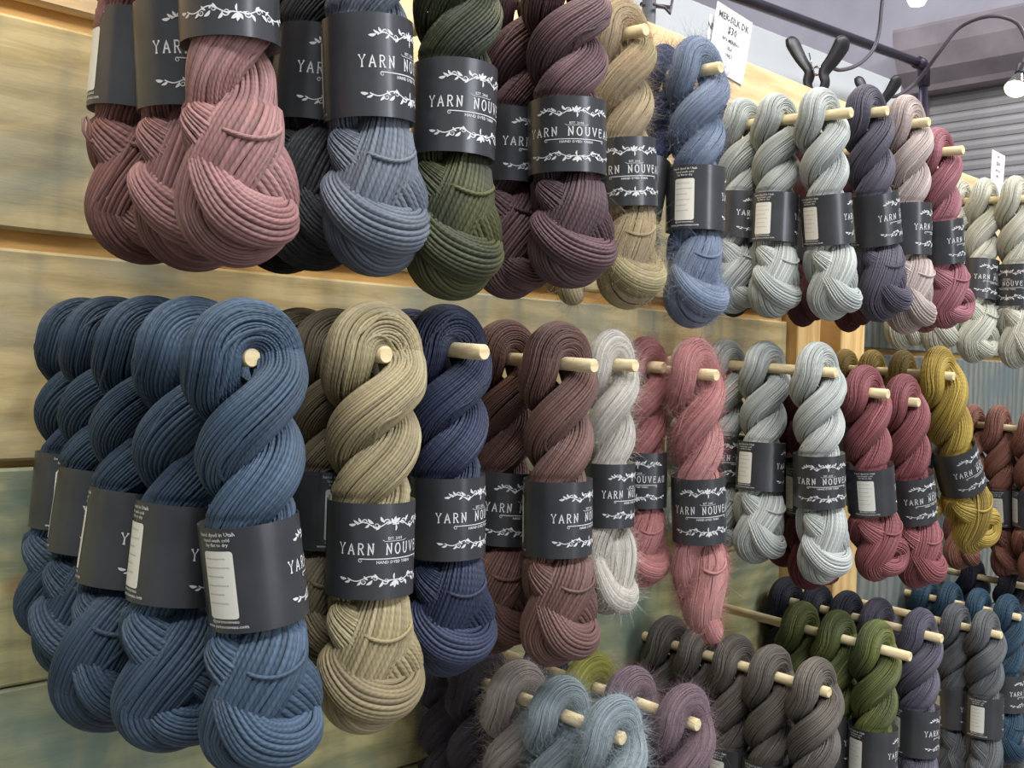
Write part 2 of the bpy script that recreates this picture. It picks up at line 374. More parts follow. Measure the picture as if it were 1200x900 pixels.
BZ0, BZ1 = -.126, -.207          # where the card band sits on the skein (skein hangs from z=0, runs to z=-.318)
def skein_path(t1=.060, t2=.092, bulge=.030, br=.019, sway=0.0, neck=0.0, low=-.287, lean=0.0, topa=.0195, topr=.0255, endtaper=1.0):
    """centre line of the one closed hank: up one ply, over the peg, down the other ply"""
    n = 260; z = np.linspace(0, low, n)
    rate = PI / (t1 + (t2 - t1) * sst(-z, .15, .24))
    ramp = .35 + .65 * sst(-z, 0, .03)
    ph = np.concatenate([[0], np.cumsum(((rate * ramp)[1:] + (rate * ramp)[:-1]) / 2 * (-np.diff(z)))])
    up = sst(-z, .02, .07); bd = sst(-z, .09, .125); bl = sst(-z, .205, .245); en = sst(-z, -low - .035, -low)
    a = topa + (.0215 - topa) * up - .0010 * bd + (bulge - .0205) * bl * (1 - .15 * en * endtaper) - neck * sst(-z, .24, .262) * (1 - sst(-z, .262, .285))
    r = topr + (.0185 - topr) * up - .0035 * bd + (br - .015) * bl * (1 - .30 * en)
    xo = sway * bl * np.sin((-z - .2) * 28) + lean * bl
    def strand(off): return np.stack([r * np.cos(ph + off) + xo, -r * np.sin(ph + off), z], 1)
    R_ = strand(0); L_ = strand(PI)
    t = np.linspace(0, PI, 46)[1:-1]; top = np.stack([topr * np.cos(t), 0 * t, topr * np.sin(t) * .95], 1)
    tb = np.linspace(0, PI, 22)[1:-1]; e = ph[-1]; re = r[-1]
    bot = np.stack([re * np.cos(tb) * math.cos(e + PI) + xo[-1], -re * np.cos(tb) * math.sin(e + PI), low - re * .9 * np.sin(tb)], 1)[::-1]
    k = 10                                       # start inside the bottom arc
    P = np.concatenate([bot[k:][::-1][:0], R_[::-1], top, L_, bot[::-1] if False else bot[::-1]])
    P = np.concatenate([R_[::-1], top, L_]); A = np.concatenate([a[::-1], np.full(len(top), topa), a])
    # L end at phase e+PI -> sweep under to phase e
    bt = np.stack([re * np.cos(tb) * math.cos(e + PI) + xo[-1], -re * np.cos(tb) * math.sin(e + PI), low - re * .9 * np.sin(tb)], 1)
    P = np.concatenate([P, bt, R_[-32:][::-1]]); A = np.concatenate([A, np.linspace(a[-1], a[-1] * 1.03, len(bt)), a[-32:][::-1] * np.linspace(1.03, .72, 32)])
    for i in range(3): P[:, i] = smooth1(P[:, i], 6)
    return P, smooth1(A, 8)
def curve_pts(ctrl, n=40):
    C = np.array(ctrl, float); m = len(C); out = []
    E_ = np.concatenate([[2 * C[0] - C[1]], C, [2 * C[-1] - C[-2]]])
    for i in range(m - 1):
        a, b_, c, d_ = E_[i:i + 4]
        for t in np.linspace(0, 1, n, endpoint=False):
            out.append(.5 * ((2 * b_) + (-a + c) * t + (2 * a - 5 * b_ + 4 * c - d_) * t * t + (-a + 3 * b_ - 3 * c + d_) * t ** 3))
    out.append(C[-1]); return np.array(out)

def coil_end(style, seed):
    """the end of the hank pulled through the other: a short fat loop showing near the bottom"""
    if style == 0:    # ball at lower left that curls round itself
        c = [(-.026, -.008, -.250, .009), (-.030, -.022, -.268, .013), (-.020, -.032, -.290, .017), (.002, -.034, -.300, .018), (.022, -.026, -.296, .016), (.028, -.006, -.280, .012)]
    elif style == 1:  # fold across the bottom
        c = [(-.036, -.004, -.262, .012), (-.026, -.022, -.286, .018), (.000, -.030, -.296, .020), (.024, -.022, -.290, .018), (.036, .000, -.270, .012)]
    elif style == 2:  # ball at lower right
        c = [(-.006, -.020, -.262, .008), (.010, -.036, -.268, .012), (.024, -.034, -.284, .015), (.014, -.032, -.304, .016), (-.008, -.026, -.302, .014), (-.016, -.008, -.286, .010)]
    else:             # mohair tuft
        c = [(.0, -.006, -.262, .010), (-.010, -.016, -.292, .015), (.0, -.020, -.318, .017), (.014, -.012, -.318, .014), (.016, 0, -.300, .010)]
    c = [(c[0][0] * .3, .008, c[0][2] + .014, .006)] + c + [(c[-1][0] * .4, .012, c[-1][2] + .012, .006)]
    C = curve_pts(c, 14); return C[:, :3], C[:, 3]
def surface_threads(P, A, seed, count, rad=.0013, lo=0, hi=1):
    """loose single threads that lie across the bundle"""
    rg = np.random.RandomState(seed); Pr, Ar, s = resample(P, A, .003); T, U, Wv = frames(Pr); out = []
    for c in range(count):
        n = rg.randint(16, 40); i0 = rg.randint(int(lo * len(Pr)), max(int(lo * len(Pr)) + 1, int(hi * len(Pr)) - n - 1)); i = np.arange(i0, i0 + n)
        t = np.linspace(0, 1, n); th = rg.rand() * 6.28 + rg.uniform(-1.0, 1.0) * t + .15 * np.sin(t * 9)
        rr = Ar[i] + .0009 - .004 * (np.abs(2 * t - 1) ** 6)
        Q = Pr[i] + U[i] * (np.cos(th) * rr)[:, None] + Wv[i] * (np.sin(th) * rr)[:, None]
        out.append(sweep(Q, np.full(n, rad), 3, 0.0003, step=.003, seed=c, wob=0, vpr=4)[:3])
    return join(out)
def fuzz_mesh(V, F, seed, count, lmin=.005, lmax=.014, w=.00013):
    rg = np.random.RandomState(seed); fi = rg.randint(0, len(F), count * 2); zz = V[F[fi]].mean(1)[:, 2]; fi = fi[(zz > -.120) | (zz < -.214)][:count]; count = len(fi); q = V[F[fi]]
    c = q.mean(1); nrm = np.cross(q[:, 1] - q[:, 0], q[:, 3] - q[:, 0]); nrm /= np.linalg.norm(nrm, axis=1)[:, None] + 1e-9
    tan = rg.normal(size=(count, 3)); tan -= nrm * (tan * nrm).sum(1)[:, None]; tan /= np.linalg.norm(tan, axis=1)[:, None]
    L = rg.uniform(lmin, lmax, count)[:, None]; sd = np.cross(nrm, tan); b2 = rg.normal(size=(count, 3)) * .8
    pts = [c, c + (nrm * .35 + tan * .25) * L * .4, c + (nrm * .55 + tan * .6 + b2 * .3) * L * .75, c + (nrm * .6 + tan * .95 + b2) * L]
    Vv = []
    for i, p in enumerate(pts):
        ww = w * (1, 1, .8, .3)[i]; Vv += [p - sd * ww, p + sd * ww]
    Vv = np.stack(Vv, 1).reshape(-1, 3); o = np.arange(count)[:, None] * 8
    Ff = np.concatenate([o + np.array([[2 * i, 2 * i + 1, 2 * i + 3, 2 * i + 2]]) for i in range(3)])
    return Vv, Ff

def tie_thread(z, R_, seed, mv, mr, ma):
    """a short tie that crosses the front of the hank, resting on its surface"""
    rg = np.random.RandomState(seed); pts = []
    a0 = rg.uniform(-.9, -.3)
    for t in np.linspace(0, 1, 22):
        a = a0 + t * 1.2; zz = z - .010 * math.sin(t * PI) + .008 * t
        k_ = (np.abs(mv[:, 2] - zz) < .005) & (np.abs(ma - a) < .15); rr = (mr[k_].max() if k_.any() else R_) + .0008 - .006 * abs(2 * t - 1) ** 8
        pts.append((rr * math.sin(a), -rr * math.cos(a), zz))
    P = np.array(pts)
    for i in range(3): P[:, i] = smooth1(P[:, i], 3)
    return P

def wrap_lobe(seed, flip=1):
    """the broad fold of yarn that wraps across the lower front from the crossing to the lower side"""
    c = [(-.016, .016, -.218, .006), (-.027, .000, -.226, .013), (-.019, -.012, -.238, .022), (.003, -.019, -.256, .0300), (.022, -.008, -.279, .0265), (.026, .012, -.292, .016), (.012, .022, -.290, .006)]
    C = curve_pts([(flip * a, b_, z, r) for a, b_, z, r in c], 14); return C[:, :3], C[:, 3]
VAR = {}
specs = {
    'worsted_a': dict(p=dict(t1=.060, t2=.095, bulge=.0300, br=.0180), c=0, n=44, depth=.0019, coil=26, seed=1, lobe=1),
    'worsted_b': dict(p=dict(t1=.056, t2=.120, bulge=.0310, br=.0165, sway=.004), c=1, n=44, depth=.0019, coil=28, seed=2, lobe=1),
    'worsted_c': dict(p=dict(t1=.064, t2=.084, bulge=.0285, br=.0200, lean=.002), c=2, n=44, depth=.0019, coil=26, seed=3, lobe=1),
    'worsted_d': dict(p=dict(t1=.058, t2=.105, bulge=.0310, br=.0175, sway=-.004), c=0, n=50, depth=.0017, coil=28, seed=7, lobe=1),
    'mohair_a': dict(p=dict(t1=.066, t2=.110, bulge=.0285, br=.0170, low=-.282, endtaper=1.2), c=0, n=64, depth=.0005, coil=30, seed=4, fuzz=14000),
    'mohair_c': dict(p=dict(t1=.058, t2=.100, bulge=.0300, br=.0170), c=1, n=64, depth=.0006, coil=34, seed=9, fuzz=14000),
    'mohair_b': dict(p=dict(t1=.060, t2=.130, bulge=.0300, br=.0140, low=-.284, endtaper=1.4), c=3, n=64, depth=.0005, coil=30, seed=5, fuzz=14000),
}
for nm, d_ in specs.items():
    P, A = skein_path(**d_['p']); fz = d_.get('fuzz')
    main = sweep(P, A, d_['n'], d_['depth'], step=.0024 if not fz else .003, seed=d_['seed'], wob=1.35 if not fz else 1.9, vpr=6 if not fz else 4)
    def squeeze(V):
        V = V.copy(); z = V[:, 2]; inb = sst(-z, .112, .122) * (1 - sst(-z, .211, .222)); r_ = np.hypot(V[:, 0], V[:, 1])
        lim = .0350 + (1 - inb) * .03; k_ = np.where(r_ > lim * .86, (lim * .86 + lim * .14 * np.tanh((r_ - lim * .86) / (lim * .14))) / np.maximum(r_, 1e-6), 1)
        k_ = 1 + (k_ - 1) * (inb > 0); V[:, 0] *= k_; V[:, 1] *= k_; return V
    main = (squeeze(main[0]),) + main[1:]
    cp, cr = coil_end(d_['c'], d_['seed'])
    coil = sweep(cp, cr, d_['coil'], d_['depth'], step=.0024, seed=d_['seed'] + 20, wob=1.0, vpr=6 if not fz else 4)
    if d_.get('lobe'):
        lp, lr = wrap_lobe(d_['seed'])
        lb = sweep(lp, lr, 40, d_['depth'], step=.0026, seed=d_['seed'] + 40, wob=1.3, vpr=6)
        lv = lb[0].copy(); lv[:, 1] = -.006 + (lv[:, 1] + .006) * .84; lb = (squeeze(lv),) + lb[1:]
        main = join([main, lb])
    r = {'main': mesh_np('twisted_hank', *main), 'coil': mesh_np('tucked_end', *coil)}
    mv = main[0]; mr = np.hypot(mv[:, 0], mv[:, 1]); ma = np.arctan2(mv[:, 0], -mv[:, 1])
    th = surface_threads(P, A, d_['seed'] + 5, 26, rad=.0016 if not fz else .0006); th = (squeeze(th[0]),) + th[1:]; r['loose'] = mesh_np('loose_strand', *th)
    tp = tie_thread(-.236, .046, d_['seed'], mv, mr, ma); tt = sweep(tp, np.full(len(tp), .0015), 4, .0003, step=.002, seed=3, wob=0); r['tie'] = mesh_np('tie_thread', *tt)
    if fz:
        V, F, _ = join([main, coil]); v, f = fuzz_mesh(V, F, d_['seed'], fz); r['fuzz'] = mesh_np('halo_fuzz', v, f)
    VAR[nm] = r

# ------------------------------------------------------------------ paper band, printing
BR = .0365; BH = .081
def cyl(a, h, rr=BR + .0003):          # arc length a (to the right seen from outside at -Y), h up
    t = a / BR; return (rr * math.sin(t), -rr * math.cos(t), h)
b = MB(); n = 72
v = []; f = []
for (rr, z) in ((BR, -BH / 2), (BR, BH / 2), (BR - .0006, BH / 2), (BR - .0006, -BH / 2)):
    for j in range(n):
        a = 2 * PI * j / n; wr = 1 + .004 * math.sin(9 * a + 1) + .003 * math.sin(14 * a)    # card is folded a little unevenly
        v.append((rr * wr * math.cos(a), rr * wr * math.sin(a), z))
for i in range(4):
    for j in range(n): f.append((i * n + j, i * n + (j + 1) % n, ((i + 1) % 4) * n + (j + 1) % n, ((i + 1) % 4) * n + j))
b.add(v, f); BANDME = b.mesh('paper_band', True)
BANDME.materials.append(BAND); BANDME.materials.append(BANDIN)
mi = np.zeros(4 * n, dtype=np.int32); mi[2 * n:3 * n] = 1; BANDME.polygons.foreach_set('material_index', mi)
try: BANDME.set_sharp_from_angle(angle=.9)
except Exception: pass

class Ink:
    def __init__(s, rr=BR + .0003): s.m = MB(); s.rr = rr
    def strip(s, pts, w, taper=False):
        P = [Vector((p[0], p[1])) for p in pts]; Q = [P[0]]
        for a, c in zip(P[:-1], P[1:]):        # subdivide so it follows the curve
            k_ = max(1, int((c - a).length / .0025)); Q += [a + (c - a) * (i / k_) for i in range(1, k_ + 1)]
        v = []
        for i, p in enumerate(Q):
            t = (Q[min(i + 1, len(Q) - 1)] - Q[max(i - 1, 0)]); t = t.normalized() if t.length > 0 else Vector((1, 0)); nn = Vector((-t.y, t.x))
            ww = w / 2 * ((1 - (i / (len(Q) - 1)) * .85) if taper else 1)
            for sg in (1, -1): q = p + nn * ww * sg; v.append(cyl(q.x, q.y, s.rr))
        s.m.add(v, [(2 * i, 2 * i + 1, 2 * i + 3, 2 * i + 2)[::-1] for i in range(len(Q) - 1)])
    def leaf(s, x, y, ang, L, w):
        ca, sa = math.cos(ang), math.sin(ang); v = []; K = 7
        for i in range(K + 1):
            t = i / K; hw = w * math.sin(PI * t) ** .8; bend = .25 * L * math.sin(PI * t) * .4
            for sg in (1, -1):
                px = t * L; py = bend + sg * hw; v.append(cyl(x + px * ca - py * sa, y + px * sa + py * ca, s.rr))
        s.m.add(v, [(2 * i, 2 * i + 1, 2 * i + 3, 2 * i + 2)[::-1] for i in range(K)])
    def spiral(s, x, y, r, a0, turns, w, sg=1):
        s.strip([(x + r * (1 - .8 * t) * math.cos(a0 + sg * t * turns * 2 * PI), y + r * (1 - .8 * t) * math.sin(a0 + sg * t * turns * 2 * PI)) for t in np.linspace(0, 1, 16)], w, True)
G = {'Y': [[(0, 1), (.35, .5), (.7, 1)], [(.35, .5), (.35, 0)], [(-.1, 1), (.14, 1)], [(.56, 1), (.8, 1)], [(.2, 0), (.5, 0)]],
     'A': [[(0, 0), (.36, 1), (.72, 0)], [(.12, .33), (.6, .33)], [(-.1, 0), (.14, 0)], [(.58, 0), (.82, 0)]],
     'R': [[(.08, 0), (.08, 1)], [(0, 1), (.4, 1), (.58, .9), (.62, .76), (.56, .6), (.4, .52), (.08, .52)], [(.34, .5), (.66, 0)], [(-.04, 0), (.2, 0)], [(.54, 0), (.78, 0)]],
     'N': [[(.06, 0), (.06, 1), (.64, 0), (.64, 1)], [(-.06, 0), (.18, 0)], [(.52, 1), (.76, 1)], [(-.06, 1), (.06, 1)]],
     'O': [[(.35 + .36 * math.cos(t), .5 + .5 * math.sin(t)) for t in np.linspace(0, 2 * PI, 17)]],
     'U': [[(.06, 1), (.06, .3), (.16, .07), (.35, 0), (.54, .07), (.64, .3), (.64, 1)], [(-.06, 1), (.18, 1)], [(.52, 1), (.76, 1)]],
     'V': [[(0, 1), (.35, 0), (.7, 1)], [(-.1, 1), (.14, 1)], [(.56, 1), (.8, 1)]],
     'E': [[(.6, .84), (.6, 1), (.06, 1), (.06, 0), (.6, 0), (.6, .16)], [(.06, .6), (.46, .6)], [(.46, .48), (.46, .72)]]}
def small_text(ink, txt, x, y, h, align='CENTER', ang=0.0, shear=0.0, plane=None):
    cu = bpy.data.curves.new('t', 'FONT'); cu.body = txt; cu.size = h * 1.4; cu.align_x = align; cu.resolution_u = 1; cu.shear = shear; cu.offset = h * .02
    o = bpy.data.objects.new('t', cu); COL.objects.link(o); bpy.context.view_layer.update()
    me = o.evaluated_get(bpy.context.evaluated_depsgraph_get()).to_mesh()
    vs = []
    for q in me.vertices:
        px, py = q.co.x, q.co.y; X_ = x + px * math.cos(ang) - py * math.sin(ang); Y_ = y + px * math.sin(ang) + py * math.cos(ang)
        vs.append(plane(X_, Y_) if plane else cyl(X_, Y_, ink.rr))
    ink.m.add(vs, [tuple(p.vertices) for p in me.polygons])
    o.to_mesh_clear(); bpy.data.objects.remove(o); bpy.data.curves.remove(cu)
def hv(fr): return BH / 2 - fr * BH       # fraction from the top of the band -> height
ink = Ink(); H = .0089; adv = .00790; x = -adv * 12 / 2 + .001
for ch in 'YARN NOUVEAU':
    if ch != ' ':
        for st in G[ch]: ink.strip([(x + p[0] * H * .72, hv(.525) + p[1] * H) for p in st], .00105)
    x += adv if ch != ' ' else adv * .9
small_text(ink, 'EST. 2005', 0, hv(.375), .0024)
ink.strip([(-.0110, hv(.375)), (-.009, hv(.39)), (.009, hv(.39)), (.0110, hv(.375))], .0004)
ink.strip([(-.0285, hv(.572)), (.0285, hv(.572))], .0008)
ink.spiral(-.0285, hv(.590), .0018, PI / 2, 1.2, .0007, 1); ink.spiral(.0285, hv(.590), .0018, PI / 2, 1.2, .0007, -1)
small_text(ink, 'HAND DYED YARN', 0, hv(.622), .0026)
for sx in (1, -1):
    for (yy, up, ext) in ((hv(.205), 1, .037), (hv(.79), -1, .045)):
        def lf(x_, y_, a_, L_, w_): ink.leaf(sx * x_, yy + up * y_, (a_ * up) if sx > 0 else PI - a_ * up, L_, w_)
        ink.strip([(sx * t * ext, yy + up * (.0022 * math.sin(t * 11) - .001)) for t in np.linspace(.05, .86, 22)], .0009)
        ink.spiral(sx * .0075, yy + up * .0010, .0030, 0 if sx > 0 else PI, 1.3, .0011, sx * up)
        ink.spiral(sx * .0165, yy - up * .0014, .0027, 0 if sx > 0 else PI, 1.3, .0012, -sx * up)
        ink.spiral(sx * .0255, yy + up * .0016, .0022, 0 if sx > 0 else PI, 1.2, .0010, sx * up)
        lf(.010, .001, 1.0, .006, .0011); lf(.0135, -.001, -.9, .0055, .0010); lf(.0185, 0, .7, .0065, .0012); lf(.022, 0, -.8, .005, .0009)
        lf(.0275, .0005, .9, .0055, .0010); lf(ext * .80, 0, .45, .006, .0010); lf(ext * .88, -.0005, -.15, .0065, .0012); lf(.004, 0, .5, .004, .0009)
for (yy, up) in ((hv(.17), 1), (hv(.84), -1)):      # centre finial
    for a_ in (PI / 2, PI / 2 - .75, PI / 2 + .75): ink.leaf(0, yy - up * .003, a_ * up, .0062, .0013)
    ink.leaf(0, yy - up * .0035, -PI / 2 * up, .0060, .0008); ink.strip([(-.003, yy - up * .0035), (.003, yy - up * .0035)], .0009)
PRINTME = ink.m.mesh('printed_lettering')
# care side: centred half a turn away from the lettering
ic = Ink(); CX = BR * math.radians(-155); cw = .0250
small_text(ic, 'hand dyed in Utah', CX, hv(.075), .0030); small_text(ic, 'hand wash cold', CX, hv(.125), .0026); small_text(ic, 'lay flat to dry', CX, hv(.17), .0026)
CAREME = ic.m.mesh('care_lettering'); ic = Ink()
small_text(ic, '@yarnnouveau', CX, hv(.90), .0028); small_text(ic, 'www.yarnnouveau.com', CX, hv(.95), .0028)
WEBME = ic.m.mesh('web_address')
st = MB(); v = []; f = []; K = 10; r_ = .0025; x0, x1, y0, y1 = CX - cw / 2, CX + cw / 2, hv(.86), hv(.215)
outl = []
for (cx_, cy_, a0) in ((x1 - r_, y1 - r_, 0), (x0 + r_, y1 - r_, PI / 2), (x0 + r_, y0 + r_, PI), (x1 - r_, y0 + r_, 1.5 * PI)):
    for t in np.linspace(0, PI / 2, 4): outl.append((cx_ + r_ * math.cos(a0 + t), cy_ + r_ * math.sin(a0 + t)))
xs = sorted(set([round(p[0], 6) for p in outl] + list(np.linspace(x0 + r_, x1 - r_, 8))))
def yr(xx):
    e_ = max(0, (x0 + r_) - xx, xx - (x1 - r_)); dd = r_ - math.sqrt(max(0, r_ * r_ - e_ * e_)); return y0 + dd, y1 - dd
for i, xx in enumerate(xs):
    a_, c_ = yr(xx); v += [cyl(xx, a_, BR + .0004), cyl(xx, c_, BR + .0004)]
st.add(v, [(2 * i, 2 * i + 2, 2 * i + 3, 2 * i + 1) for i in range(len(xs) - 1)]); STICKME = st.mesh('care_label', True)
ip = Ink(BR + .0006)
for i, w_ in enumerate((.7, .8, .55, .75, .6, .7)):
    yy = hv(.29 + i * .085); rg = random.Random(i)
    xx = x0 + .002
    while xx < x0 + cw * w_: 
        l_ = rg.uniform(.0012, .003); ip.strip([(xx, yy), (xx + l_ * .4, yy + .0010), (xx + l_ * .7, yy - .0003), (xx + l_, yy + .0006)], .0003); xx += l_ + .0008
PENME = ip.m.mesh('handwriting')

# ------------------------------------------------------------------ yarn colours
Y = {}
def yc(n, a, b_, c=None, fz=False): Y[n] = yarn_mat(n + '_yarn', a, b_, c, fz)
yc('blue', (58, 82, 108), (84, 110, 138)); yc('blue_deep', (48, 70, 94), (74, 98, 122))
yc('olive', (172, 154, 108), (196, 178, 132), (146, 126, 88)); yc('olive_shaded', (118, 104, 78), (150, 134, 100))  # darker olive: shade behind the front skein put into the yarn colour
yc('copper', (190, 140, 100), (214, 168, 124))
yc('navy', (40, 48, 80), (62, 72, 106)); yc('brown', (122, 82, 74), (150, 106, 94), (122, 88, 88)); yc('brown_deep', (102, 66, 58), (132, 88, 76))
yc('white_moh', (208, 200, 186), (226, 218, 206), None, True); yc('pink_moh', (216, 142, 138), (230, 164, 158), (200, 122, 122), True)
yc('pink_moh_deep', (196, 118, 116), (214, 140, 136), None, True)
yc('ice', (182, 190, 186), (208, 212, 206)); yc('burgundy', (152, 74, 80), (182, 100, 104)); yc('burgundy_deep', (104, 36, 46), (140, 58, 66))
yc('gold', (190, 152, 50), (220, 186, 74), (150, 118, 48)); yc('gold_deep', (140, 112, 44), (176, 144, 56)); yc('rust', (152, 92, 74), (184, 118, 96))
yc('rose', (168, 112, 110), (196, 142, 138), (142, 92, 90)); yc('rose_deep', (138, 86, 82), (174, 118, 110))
yc('slate', (96, 106, 124), (132, 140, 154)); yc('charcoal', (54, 56, 62), (92, 92, 96)); yc('black', (30, 31, 36), (50, 50, 56))
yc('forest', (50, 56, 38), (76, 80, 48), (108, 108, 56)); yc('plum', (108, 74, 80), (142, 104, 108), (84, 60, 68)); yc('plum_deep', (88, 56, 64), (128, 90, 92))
yc('tan_moh', (182, 156, 118), (200, 178, 142), (172, 170, 110), True); yc('denim_moh', (120, 138, 170), (148, 164, 190), (100, 116, 152), True); yc('indigo_moh', (58, 66, 104), (84, 92, 130), None, True)
yc('heather', (84, 80, 98), (118, 112, 130)); yc('blush', (190, 168, 162), (212, 192, 184)); yc('raspberry', (176, 96, 110), (204, 128, 138)); yc('maroon', (84, 38, 46), (112, 54, 60))
yc('cream', (206, 206, 184), (224, 222, 204)); yc('char_moh', (74, 68, 78), (96, 90, 100), None, True); yc('sand_moh', (176, 162, 154), (200, 186, 176), None, True)
yc('steel_moh', (146, 162, 170), (172, 186, 192), None, True); yc('lime_moh', (168, 164, 60), (192, 188, 84), None, True); yc('mauve_moh', (130, 106, 116), (152, 126, 134), None, True)
yc('bark', (100, 92, 84), (134, 124, 112)); yc('moss', (100, 110, 50), (136, 142, 66), (72, 84, 42)); yc('storm', (92, 96, 100), (126, 128, 130))
yc('teal', (34, 68, 92), (52, 92, 120)); yc('ink', (34, 36, 52), (54, 54, 72))

# ------------------------------------------------------------------ pegs
DV = np.array([0, -math.cos(.045), -math.sin(.045)])     # pegs droop slightly
PEGS = {}
PEGR = .0079
def peg(key, u, v_, o, label, real=True, dz=.045):
    tip = at(u, v_, o); dv = np.array([0, -math.cos(dz), -math.sin(dz)])
    L = o / math.cos(dz); base = tip - dv * L
    PEGS[key] = (tip, dv, L)
    b_ = MB(); n_ = 14; M_ = None
    prof = [(0.0001, L), (PEGR * .86, L), (PEGR, L - .0015), (PEGR, .0005), (0.0001, .0005)]
    z = VEC(dv); rot = z.to_track_quat('Z', 'Y').to_matrix().to_4x4()
    b_.lathe(prof[::-1], n=n_, M=rot)
    o_ = link('dowel_peg', b_, PEGM, None, True); o_.location = VEC(base)
    try: o_.data.set_sharp_from_angle(angle=.7)
    except Exception: pass
    tag(o_, label, 'peg', 'dowel pegs in the display wall'); return o_

SK = []
def skein(pg, u, bu, bv, var, color, label, rot=60, sc=None, w=None, group=None, btilt=(0, 0), bz=0.0, spin=0, do=0.0, band=True, tie=True, u_is_o=None, bs=1.0):
    """hang a skein on peg pg where it crosses photo column u (or u_is_o metres from the wall); its foot is at pixel (bu,bv)"""
    tip, dv, L = PEGS[pg]
    if u_is_o is None:
        lo, hi = 0.0, L
        for _ in range(40):
            m_ = (lo + hi) / 2
            if pix(tip - dv * m_)[0] > u: lo = m_
            else: hi = m_
        P = tip - dv * lo
    else: P = tip + dv * ((u_is_o - (-tip[1])) / math.cos(.045))
    o = -P[1]
    if isinstance(bv, (int, float)) and bu is not None: Bp = at(bu, bv, o + do)
    else: Bp = P + np.array([0, 0, -.33])
    ax = P - Bp; ln = np.linalg.norm(ax); s = ln / .326 if sc is None else sc
    w = w or (0.45 * s + 0.55)
    zax = VEC(ax).normalized(); yax = Vector((0, 1, 0)); xax = yax.cross(zax).normalized(); yax = zax.cross(xax)
    R3 = Matrix((xax, yax, zax)).transposed()
    if spin: R3 = R3 @ Matrix.Rotation(math.radians(spin), 3, 'Z')
    root = empty('yarn_skein'); root.matrix_world = Matrix.Translation(VEC(P)) @ R3.to_4x4()
    tag(root, label, 'yarn', group or 'skeins of yarn on the pegs')
    vr = VAR[var]; m_ = Y[color]
    S3 = (w * 1.07, w * .86, s)
    for key, nm in (('main', 'twisted_hank'), ('coil', 'tucked_end'), ('loose', 'loose_strand'), ('tie', 'tie_thread'), ('fuzz', 'halo_fuzz')):
        if key not in vr or (key == 'tie' and (not tie or len(SK) % 3 == 1)): continue
        q = link(nm, vr[key], m_, root); q.scale = S3
        if key in ('fuzz', 'loose'): q['kind'] = 'stuff'
    if band:
        # angle that faces the camera, in the skein's own frame
        tc_ = R3.inverted() @ (VEC(CAM) - VEC(P)); face = math.atan2(tc_.x, -tc_.y)
        bd = link('paper_band', BANDME, None, root); bs_ = w * bs * 1.065
        bd.matrix_basis = (Matrix.Translation((0, 0, (-.1665 + bz) * s)) @ Matrix.Rotation(face, 4, 'Z') @ Matrix.Rotation(math.radians(btilt[1]), 4, 'Y')
                           @ Matrix.Rotation(math.radians(btilt[0]), 4, 'X') @ Matrix.Rotation(math.radians(rot), 4, 'Z') @ Matrix.Diagonal((bs_, bs_, s, 1)))
        link('printed_lettering', PRINTME, PRINT, bd)
        link('care_lettering', CAREME, PRINT, bd)
        link('web_address', WEBME, PRINT, bd)
        link('care_label', STICKME, STICK, bd)['label'] = 'cream sticker with handwriting'
        if abs(((rot - 160 + 180) % 360) - 180) < 75: link('handwriting', PENME, INK, bd)['kind'] = 'stuff'
    SK.append((label, round(o, 3), round(s, 3)))
    return root

TOPG = 'skeins on the top row of pegs'; MIDG = 'skeins on the middle row of pegs'; LOWG = 'skeins on the bottom row of pegs'
# ---- top row (the first pegs sit above the frame)
peg('t1', 268, -220, .325, 'wooden peg above the frame holding the dusty rose skeins')
peg('t2', 432, -160, .335, 'wooden peg above the frame holding the slate grey skeins')
peg('t3', 560, -92, .36, 'wooden peg above the frame holding the forest green skein')
peg('t4', 672, -14, .345, 'wooden peg at the top edge holding the plum skeins')
peg('t5', 757, 35, .275, 'wooden peg holding the tan mohair skein')
peg('t6', 845, 79, .285, 'wooden peg sticking out of the denim blue mohair skein, top row')
peg('t7', 998, 132, .335, 'wooden peg holding three pale grey skeins in the top row')
peg('t8', 1040, 130, .330, 'wooden peg holding the heather purple skein in the top row')
peg('t9', 1089, 143, .330, 'wooden peg holding the blush beige skein')
peg('t10', 1129, 176, .350, 'wooden peg holding the raspberry pink skein, top row')
peg('t11', 1222, 232, .300, 'wooden peg holding the cream skeins at the right edge')
peg('t12', 500, 30, .22, 'bare wooden peg between the slate and forest green skeins')
skein('t1', 262, 278, 303, 'worsted_a', 'rose', 'dusty rose skein at top left, nearest of the rose skeins', 8, group=TOPG, w=1.02, bz=.038)
skein('t1', 205, 225, 310, 'worsted_b', 'rose', 'dusty rose skein directly behind the front rose skein', 38, group=TOPG)
skein('t1', 158, 165, 300, 'worsted_c', 'rose_deep', 'darker rose skein with stray yarn loop, farthest left in the top row', 80, group=TOPG, btilt=(0, 6))
skein('t2', 425, 438, 316, 'worsted_b', 'slate', 'slate blue-grey skein hanging in front on its peg, top row', 62, group=TOPG)
skein('t2', 368, 372, 308, 'worsted_d', 'charcoal', 'charcoal skein with silvery sheen right behind the slate skein', 50, group=TOPG, btilt=(0, 5))
skein('t2', 325, 332, 312, 'worsted_a', 'black', 'near black skein mostly hidden behind the charcoal one', 120, group=TOPG)
skein('t3', 540, 524, 344, 'worsted_b', 'forest', 'forest green skein alone between slate and plum skeins', 39, group=TOPG)
skein('t4', 664, 665, 332, 'worsted_b', 'plum', 'plum skein with full front lettering in the top row', 14, group=TOPG, w=1.06, )
skein('t4', 606, 592, 343, 'worsted_c', 'plum_deep', 'dark plum skein behind the front plum skein', 60, group=TOPG)
skein('t5', 728, 738, 358, 'mohair_c', 'tan_moh', 'fuzzy tan mohair skein with yellow-green tint near its foot', 17, group=TOPG)
